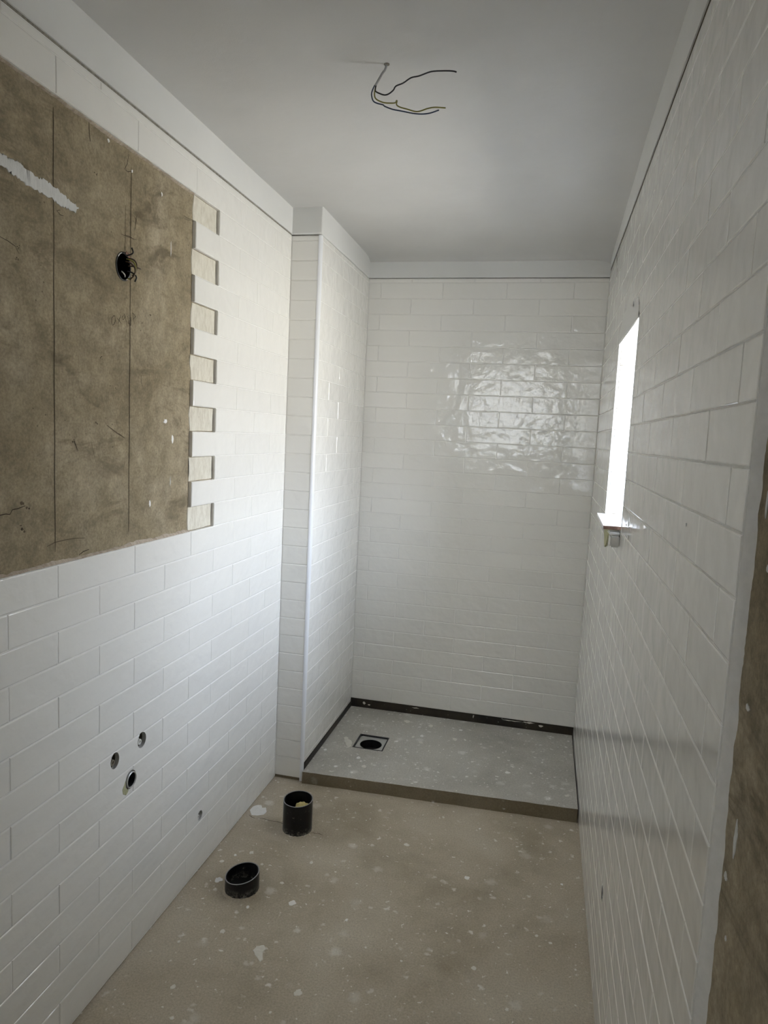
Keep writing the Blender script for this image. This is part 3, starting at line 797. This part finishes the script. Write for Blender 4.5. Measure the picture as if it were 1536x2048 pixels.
# ------------------------------------------------------------------ black waste pipe stubs standing in the floor
def pipe_stub(name, c, rad, hfn, label):
    e = empty(name, (c[0], c[1], 0), label, 'pipe', 'black waste pipe stubs in the floor')
    top = lambda d, h: hfn(d) + (h - 1.0) if h > 0.5 else h
    th = 0.0032
    # h > 0.5 marks rim height (follows the saw cut)
    keep(e, lathe('pipe_wall', [(rad, -0.03), (rad, 1.0 - 0.0008), (rad - th, 1.0 - 0.0008), (rad - th, -0.10)], (c[0], c[1], 0), (0, 0, 1), M_PIPE, seg=56, topfn=top))
    keep(e, lathe('cut_edge', [(rad + 0.0002, 1.0 - 0.0012), (rad - 0.0006, 1.0), (rad - th + 0.0006, 1.0), (rad - th - 0.0002, 1.0 - 0.0012)], (c[0], c[1], 0), (0, 0, 1), M_RIM, seg=56, topfn=top))
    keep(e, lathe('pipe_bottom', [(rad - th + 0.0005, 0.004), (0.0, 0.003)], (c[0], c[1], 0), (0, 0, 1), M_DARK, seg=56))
    # mortar crumbs round the foot
    bm = bmesh.new(); seg_ = 64; A, B = [], []
    for q in range(seg_):
        a = 2 * math.pi * q / seg_; d = Vector((math.cos(a), math.sin(a), 0))
        w_ = 0.004 + 0.010 * max(0, noise.noise((d.x * 2.5 + c[0] * 9, d.y * 2.5, 3)) + 0.35)
        A.append(bm.verts.new(Vector((c[0], c[1], 0.0)) + d * (rad - 0.0005) + Vector((0, 0, 0.003 + 0.005 * abs(noise.noise((d.x * 4, d.y * 4, c[0])))))))
        B.append(bm.verts.new(Vector((c[0], c[1], 0.0003)) + d * (rad + w_)))
    for q in range(seg_): bm.faces.new([A[q], B[q], B[(q + 1) % seg_], A[(q + 1) % seg_]])
    keep(e, from_bm('mortar_collar', bm, M_FLOOR, None, True))
    return e
rt = Vector((0.92, 0.40, 0)); bk = Vector((-0.40, 0.92, 0))
pipe_stub('waste_pipe', (0.179, 0.048), 0.0555, lambda d: 0.055 + 0.009 * d.dot(rt) + 0.001 * d.dot(bk), 'low black plastic waste pipe cut on a slant, nearer the viewer')
pipe_stub('waste_pipe', (0.231, 0.428), 0.0555, lambda d: 0.122 + 0.002 * d.dot(rt) + 0.003 * d.dot(bk), 'tall black plastic waste pipe in the floor with yellow foam inside')
# crumpled foam in the taller pipe
bm = bmesh.new(); bmesh.ops.create_icosphere(bm, subdivisions=4, radius=1)
for v in bm.verts:
    d = v.co.normalized(); q = 1 + 0.28 * noise.noise(d * 2.4) + 0.14 * noise.noise(d * 6)
    v.co = Vector((0.246, 0.436, 0.084)) + Vector((d.x * 0.028 * q, d.y * 0.026 * q, d.z * 0.016 * q))
fo = from_bm('foam_plug', bm, M_FOAM, None, True)
tag(fo, 'crumpled yellow foam plug stuffed in the taller black pipe', 'foam')

# ------------------------------------------------------------------ plaster splashes on the floor and base
FF = lambda u, v, n: Vector((u, v, n))
for out, m_ in (([(0.325, -0.195), (0.328, -0.177), (0.348, -0.167), (0.361, -0.18), (0.356, -0.193), (0.367, -0.22), (0.363, -0.231), (0.345, -0.217)], M_SPLAT),
            ([(0.006, 0.497), (0.008, 0.525), (0.024, 0.543), (0.04, 0.541), (0.045, 0.524), (0.059, 0.533), (0.075, 0.507), (0.073, 0.482), (0.051, 0.469), (0.028, 0.465)], M_SPLATW)):
    patch('plaster_splash', out, FF, m_, floor, 0.0012, 0.0012, 3)
FSP = [(0.052, 0.162, .008), (0.08, 0.208, .006), (0.129, 0.239, .011), (0.086, 0.068, .014), (0.207, -0.151, .009), (0.362, 0.031, .014), (0.549, 0.004, .006), (0.504, -0.304, .013), (0.456, -0.385, .005), (0.224, -0.47, .006), (0.19, 0.188, .006), (0.234, -0.029, .006), (0.35, 0.248, .008), (0.105, -0.225, .006), (0.175, -0.379, .008), (0.293, 0.113, .007), (0.953, -0.081, .008), (1.127, 0.107, .006), (0.754, 0.683, .006), (0.902, 0.645, .005), (1.054, -0.201, .006), (0.748, -0.113, .004), (1.207, 0.387, .006), (0.65, 0.453, .010), (0.888, 0.326, .010)]
for x, y, r_ in FSP:
    patch('plaster_splash', blob(x, y, r_, r_ * 1.1), FF, random.choice((M_SPLAT, M_SPLAT, M_SPLATW)), floor, 0.0008, r_ * 0.12, 2)
for pts_ in ([(0.287, 0.418), (0.296, 0.424), (0.305, 0.420), (0.318, 0.424), (0.335, 0.418)], [(0.176, 0.440), (0.165, 0.446), (0.140, 0.452), (0.112, 0.449), (0.085, 0.455), (0.060, 0.451)], [(0.020, 0.462), (0.035, 0.452), (0.052, 0.446)]):
    ribbon('floor_crack', pts_, 0.0022, lambda u, v, n: FF(u, v, 0.0006), M_PENCIL, floor)
FBS = lambda u, v, n: Vector((u, v, zbase(u, v) + n))
patch('plaster_splash', [(0.202, 1.147), (0.208, 1.159), (0.22, 1.153), (0.226, 1.137), (0.244, 1.124), (0.256, 1.102), (0.26, 1.071), (0.253, 1.049), (0.235, 1.073), (0.22, 1.104)], FBS, M_SPLAT, base, 0.0015, 0.001, 3)
for x, y, r_ in [(0.454, 1.43, .018), (0.58, 1.416, .014), (0.717, 1.299, .014), (0.557, 1.284, .011), (0.519, 1.259, .010), (0.73, 1.414, .010), (0.323, 0.966, .011), (0.369, 0.893, .012), (1.234, 0.907, .010), (0.158, 0.995, .009), (0.309, 0.876, .010), (0.451, 1.185, .011), (0.565, 1.209, .012), (0.25, 0.856, .008), (0.51, 1.117, .008), (0.984, 1.036, .012)]:
    patch('plaster_splash', blob(x, y, r_, r_ * 1.15), FBS, random.choice((M_SPLAT, M_SPLATW)), base, 0.0009, r_ * 0.1, 2)

# ------------------------------------------------------------------ pipe openings cut through the left wall's tiles
def drill(side_tiles, extra, holes):
    """one cutter mesh with a plug for every hole, taken out of the tiles, the grout and the wall in a single pass"""
    bm = bmesh.new()
    for y, z, ry, rz, depth in holes:
        r_ = bmesh.ops.create_cone(bm, cap_ends=True, segments=36, radius1=1, radius2=1, depth=1)
        for v in r_['verts']:
            x_, y_, z_ = v.co
            v.co = Vector((z_ * (depth + 0.03) + (0.03 - depth) / 2, y + x_ * ry, z + y_ * rz))
    bmesh.ops.recalc_face_normals(bm, faces=bm.faces)
    hit_ = [t for t, p, q, v0, v1 in side_tiles if any(p - h[2] < h[0] < q + h[2] and v0 - h[3] < h[1] < v1 + h[3] for h in holes)]
    for t in hit_: t.data = t.data.copy()
    boolean_cut(hit_ + extra, [from_bm('cutter', bm, M_CEMENT)])
HOLES = [(-0.386, 0.614, .019, .022, .07), (-0.260, 0.617, .021, .022, .07), (-0.313, 0.526, .025, .026, .07), (0.094, 0.197, .017, .017, .07), (-0.343, 1.890, 0.032, 0.036, 0.075)]
drill(tiles_l, [grout_l, wl], HOLES)

def connector(y, z, r_, label, brass=True):
    e = empty('water_connection', (-0.03, y, z), label, 'pipe fitting', 'pipe openings in the left wall')
    keep(e, lathe('cement_lining', [(r_ + 0.001, -0.012), (r_ - 0.002, -0.014), (r_ - 0.004, -0.050), (0.0, -0.052)], (0, y, z), (1, 0, 0), M_PIT, seg=28))  # lining coloured dark to paint in the shade inside the hole
    keep(e, lathe('pipe_plug', [(0.0100, -0.05), (0.0100, -0.014), (0.0080, -0.010), (0.0080, -0.006), (0.0045, -0.006), (0.0040, -0.009), (0.0, -0.009)], (0, y - 0.001, z - 0.006), (1, 0, 0), M_BRASS if brass else M_OFFPVC, seg=20))
    return e
connector(-0.386, 0.614, 0.019, 'brass water connection in the round tile hole left of the black pipe mouth')
connector(-0.260, 0.617, 0.021, 'white water connection in the chipped tile hole above the black pipe mouth', False)
connector(0.094, 0.197, 0.017, 'pale water connection low on the left wall near the floor', False)
e = empty('drain_outlet', (-0.02, -0.313, 0.526), 'round black drain pipe mouth in the left wall tiles', 'pipe')
keep(e, lathe('pipe_wall', [(0.0225, -0.06), (0.0225, 0.003), (0.0205, 0.0045), (0.0195, 0.003), (0.0195, -0.06)], (0, -0.313, 0.526), (1, 0, 0), M_STEEL, seg=36))
keep(e, lathe('pipe_inside', [(0.0194, 0.001), (0.0190, -0.055), (0.0, -0.056)], (0, -0.313, 0.526), (1, 0, 0), M_DARK, seg=36))
keep(e, lathe('cement_lining', [(0.026, -0.004), (0.0226, -0.006)], (0, -0.313, 0.526), (1, 0, 0), M_CEMENT, seg=36))
keep(e, patch('sealant_smear', [(-0.352, 0.517), (-0.338, 0.533), (-0.337, 0.515), (-0.322, 0.500), (-0.335, 0.492), (-0.350, 0.500)], FL, M_OLIVE, None, 0.0009, 0.001, 2))

# electrical box with loose wires in the bare plaster
e = empty('electrical_box', (-0.05, -0.343, 1.890), 'round wall box with loose wires in the brown plaster', 'electrical box')
def ell(nm, prof, m_):
    o = lathe(nm, prof, (0, 0, 0), (1, 0, 0), m_, seg=36)
    for v in o.data.vertices: v.co = Vector((v.co.x, v.co.y - 0.345, v.co.z * 1.1 + 1.889))
    return keep(e, o)
ell('box_wall', [(0.0305, -0.070), (0.0305, -0.010), (0.0285, -0.010), (0.0285, -0.068), (0.0, -0.069)], M_DSTEEL)
ell('box_rim', [(0.0315, -0.0125), (0.0315, -0.0100), (0.0290, -0.0098), (0.0285, -0.0125)], M_DSTEEL)
WIR = [([(-0.06, -0.335, 1.905), (-0.02, -0.332, 1.912), (0.004, -0.325, 1.905), (0.006, -0.318, 1.888), (0.0, -0.322, 1.868), (-0.012, -0.330, 1.862)], M_WYEL),
       ([(-0.06, -0.340, 1.900), (-0.015, -0.334, 1.905), (0.008, -0.328, 1.893), (0.008, -0.326, 1.874), (-0.002, -0.332, 1.860)], M_WBROWN),
       ([(-0.06, -0.330, 1.890), (-0.01, -0.322, 1.896), (0.006, -0.314, 1.894), (0.010, -0.302, 1.893)], M_WBROWN),
       ([(-0.06, -0.338, 1.880), (-0.01, -0.326, 1.882), (0.006, -0.316, 1.872), (0.004, -0.318, 1.858)], M_WBLACK),
       ([(-0.06, -0.338, 1.91), (-0.012, -0.334, 1.918), (0.004, -0.328, 1.926), (0.004, -0.333, 1.938)], M_WBLACK),
       ([(-0.06, -0.350, 1.885), (-0.02, -0.352, 1.88), (-0.008, -0.346, 1.87), (-0.012, -0.338, 1.866)], M_OFFPVC),
       ([(-0.06, -0.328, 1.91), (-0.008, -0.322, 1.914), (0.006, -0.316, 1.905), (0.004, -0.313, 1.885), (-0.004, -0.318, 1.872)], M_WBROWN)]
for a0, a1, rr in ((0.35, 0.95, 0.030), (3.5, 4.4, 0.029)):          # bright bits of the plastic rim
    keep(e, tube('rim_chip', [(-0.010, -0.345 - rr * math.sin(a0 + (a1 - a0) * q / 5), 1.889 + 1.1 * rr * math.cos(a0 + (a1 - a0) * q / 5)) for q in range(6)], 0.0014, M_OFFPVC, None, 8, 3))
keep(e, patch('chipped_plaster', [(-0.336, 1.926), (-0.328, 1.932), (-0.318, 1.922), (-0.311, 1.908), (-0.309, 1.896), (-0.316, 1.896), (-0.322, 1.910), (-0.330, 1.919)], FP, M_BRK, None, 0.0012, 0.002, 3))
for pts, m_ in WIR:
    keep(e, tube('wire', pts, 0.0019, m_, None, 8, 4))

# ------------------------------------------------------------------ ceiling cable with three bare wires
zh = zc(0.597, -0.166)
e = empty('ceiling_cable', (0.597, -0.166, zh), 'grey cable with loose black, yellow and blue wires hanging from the ceiling', 'cable')
YW = -0.166
keep(e, tube('sheath', [(0.597, YW, zh + 0.02), (0.596, YW, 2.404), (0.588, YW, 2.392), (0.579, YW, 2.377), (0.571, YW, 2.364)], 0.0030, M_WGREY))
wk = keep(e, tube('wire', [(0.574, YW, 2.368), (0.572, YW, 2.36), (0.572, YW, 2.352), (0.579, YW, 2.347), (0.595, YW, 2.341), (0.607, YW, 2.343), (0.618, YW, 2.351), (0.624, YW, 2.36), (0.642, YW, 2.366), (0.661, YW, 2.377), (0.681, YW, 2.38), (0.71, YW, 2.388), (0.739, YW, 2.388), (0.763, YW, 2.386), (0.773, YW, 2.383)], 0.00175, M_WBLACK)); wk['label'] = 'black wire'
wk = keep(e, tube('wire', [(0.573, YW, 2.366), (0.570, YW, 2.348), (0.572, YW, 2.336), (0.58, YW, 2.329), (0.595, YW, 2.323), (0.611, YW, 2.321), (0.624, YW, 2.321), (0.6275, YW, 2.326), (0.629, YW - 0.003, 2.322), (0.628, YW, 2.316), (0.637, YW, 2.31), (0.656, YW, 2.304), (0.675, YW, 2.298), (0.688, YW, 2.298), (0.706, YW, 2.303), (0.725, YW, 2.305), (0.751, YW, 2.302)], 0.0016, M_WYEL)); wk['label'] = 'yellow and green wire'
wk = keep(e, tube('wire', [(0.572, YW, 2.368), (0.568, YW, 2.362), (0.563, YW, 2.35), (0.563, YW, 2.34), (0.568, YW, 2.328), (0.579, YW, 2.322), (0.593, YW, 2.318), (0.598, YW, 2.314), (0.618, YW, 2.306), (0.644, YW, 2.3), (0.669, YW, 2.294), (0.692, YW, 2.291), (0.713, YW, 2.292), (0.735, YW, 2.298)], 0.0016, M_WBLUE)); wk['label'] = 'blue wire'
keep(e, lathe('hole_edge', [(0.0075, -0.004), (0.0070, 0.0012), (0.0035, 0.002), (0.0, 0.003)], (0.598, -0.166, zh), (0, 0, -1), M_CEMENT, seg=18))

# ------------------------------------------------------------------ sill slab, block and sealant under the window
bm = bmesh.new()
tp = [(1.229, 0.190, 1.268), (1.252, 0.775, 1.250), (W + 0.24, 0.735, 1.252), (W + 0.24, 0.190, 1.270)]
SILL_T = 0.0105
nb = 10
top_, low_ = [], []
A_, B_, C_, D_ = [Vector(p) for p in tp]
ring = []
for i in range(nb + 1):                                  # broken near end, from the inner corner outwards
    p = D_.lerp(A_, i / nb); p.y += 0.004 * noise.noise((i * 0.7, 2, 0)); ring.append(p)
ring += [A_.lerp(B_, 0.5), B_, C_]
for p in ring:
    if p.x > W - 0.002 and p.y > WY1 - 0.004: p.y = WY1 - 0.004
tv = [bm.verts.new(p) for p in ring]; bv = [bm.verts.new(p - Vector((0, 0, SILL_T))) for p in ring]
bm.faces.new(tv); bm.faces.new(bv[::-1])
k_ = len(ring)
for i in range(k_):
    f = bm.faces.new([tv[i], tv[(i + 1) % k_], bv[(i + 1) % k_], bv[i]])
    if i < nb: f.material_index = 1
bmesh.ops.recalc_face_normals(bm, faces=bm.faces)
sl = from_bm('window_sill_slab', bm, M_MARBLE)
sl.data.materials.append(M_BRK)
tag(sl, 'thin white marble sill slab with a broken brown end jutting from the window', 'window sill')
blk = empty('plastic_block', (W - 0.01, 0.21, 1.206), 'small white plastic block on the wall under the sill slab', 'block')
keep(blk, box('block_body', (1.251, 0.185, 1.206), (W + 0.001, 0.245, 1.240), M_OFFPVC, None, 0.004))
keep(blk, box('block_cap', (1.246, 0.188, 1.2415), (W + 0.001, 0.250, 1.2500), M_PVC, None, 0.0035))
patch_pts = [(0.26, 1.252), (0.72, 1.243), (0.70, 1.225), (0.66, 1.205), (0.63, 1.165), (0.60, 1.148), (0.56, 1.160), (0.50, 1.205), (0.42, 1.22), (0.34, 1.225), (0.27, 1.235)]
fm = patch('sealant_drip', patch_pts, FR, M_OLIVE, None, 0.006, 0.003, 3)
tag(fm, 'olive yellow sealant squeezed out on the tiles beneath the window sill', 'sealant')

# chipped opening low in the right wall
e = empty('wall_opening', (W, -0.12, 0.327), 'small chipped dark opening low in the right wall tiles', 'pipe opening')
keep(e, patch('chipped_edge', blob(-0.121, 0.327, 0.017, 0.024, 12), FR, M_GROUT, None, 0.0012, 0.002, 2))
keep(e, patch('dark_hole', blob(-0.121, 0.327, 0.012, 0.019, 11), lambda u, v, n_: FR(u, v, 0.0013 + n_), M_DARK, None, 0.0003, 0.002, 2))
# two small marks on the column's shower side
for y, z in ((1.129, 1.034), (1.278, 1.030)):
    ribbon('pencil_mark', [(y - 0.006, z - 0.012), (y - 0.002, z + 0.004), (y + 0.001, z + 0.012)], 0.0016, lambda u, v, n_: FS(u, v, 0.0016), M_PENCIL, wc)
    ribbon('pencil_mark', [(y + 0.008, z - 0.008), (y + 0.009, z + 0.010)], 0.0014, lambda u, v, n_: FS(u, v, 0.0016), M_PENCIL, wc)

# small white spots and a broken joint on the right wall
for u, v, a, b in ((0.012, 1.297, .010, .009), (0.016, 1.315, .003, .016), (-0.002, 1.262, .009, .007), (-0.749, 1.383, .0035, .0035), (0.06, 1.288, .006, .003), (-0.05, 1.29, .003, .006)):
    patch('white_spot', blob(u, v, a, b), lambda u_, v_, n_: FR(u_, v_, 0.0004 + n_), M_SPLATW, wr, 0.0006, 0.0008, 2)
for pts_ in ([(1.20, 2.294), (1.17, 2.270), (1.15, 2.255), (1.13, 2.235)], [(1.12, 2.225), (1.105, 2.205), (1.110, 2.185)]):
    ribbon('joint_crack', pts_, 0.012, lambda u_, v_, n_: FR(u_, v_, 0.0012), M_PIT, wr)
# plaster thrown on the black membrane behind the shower base
for u, v, a, b in ((0.198, 0.077, .010, .008), (0.226, 0.070, .008, .006), (0.48, 0.088, .022, .002), (0.78, 0.085, .003, .009), (0.97, 0.089, .05, .003), (1.06, 0.091, .03, .004), (1.12, 0.082, .012, .007)):
    patch('plaster_splash', blob(u, v, a, b), lambda u_, v_, n_: FB(u_, v_, -0.0028 + n_), M_SPLAT, wb, 0.0006, 0.0012, 2)
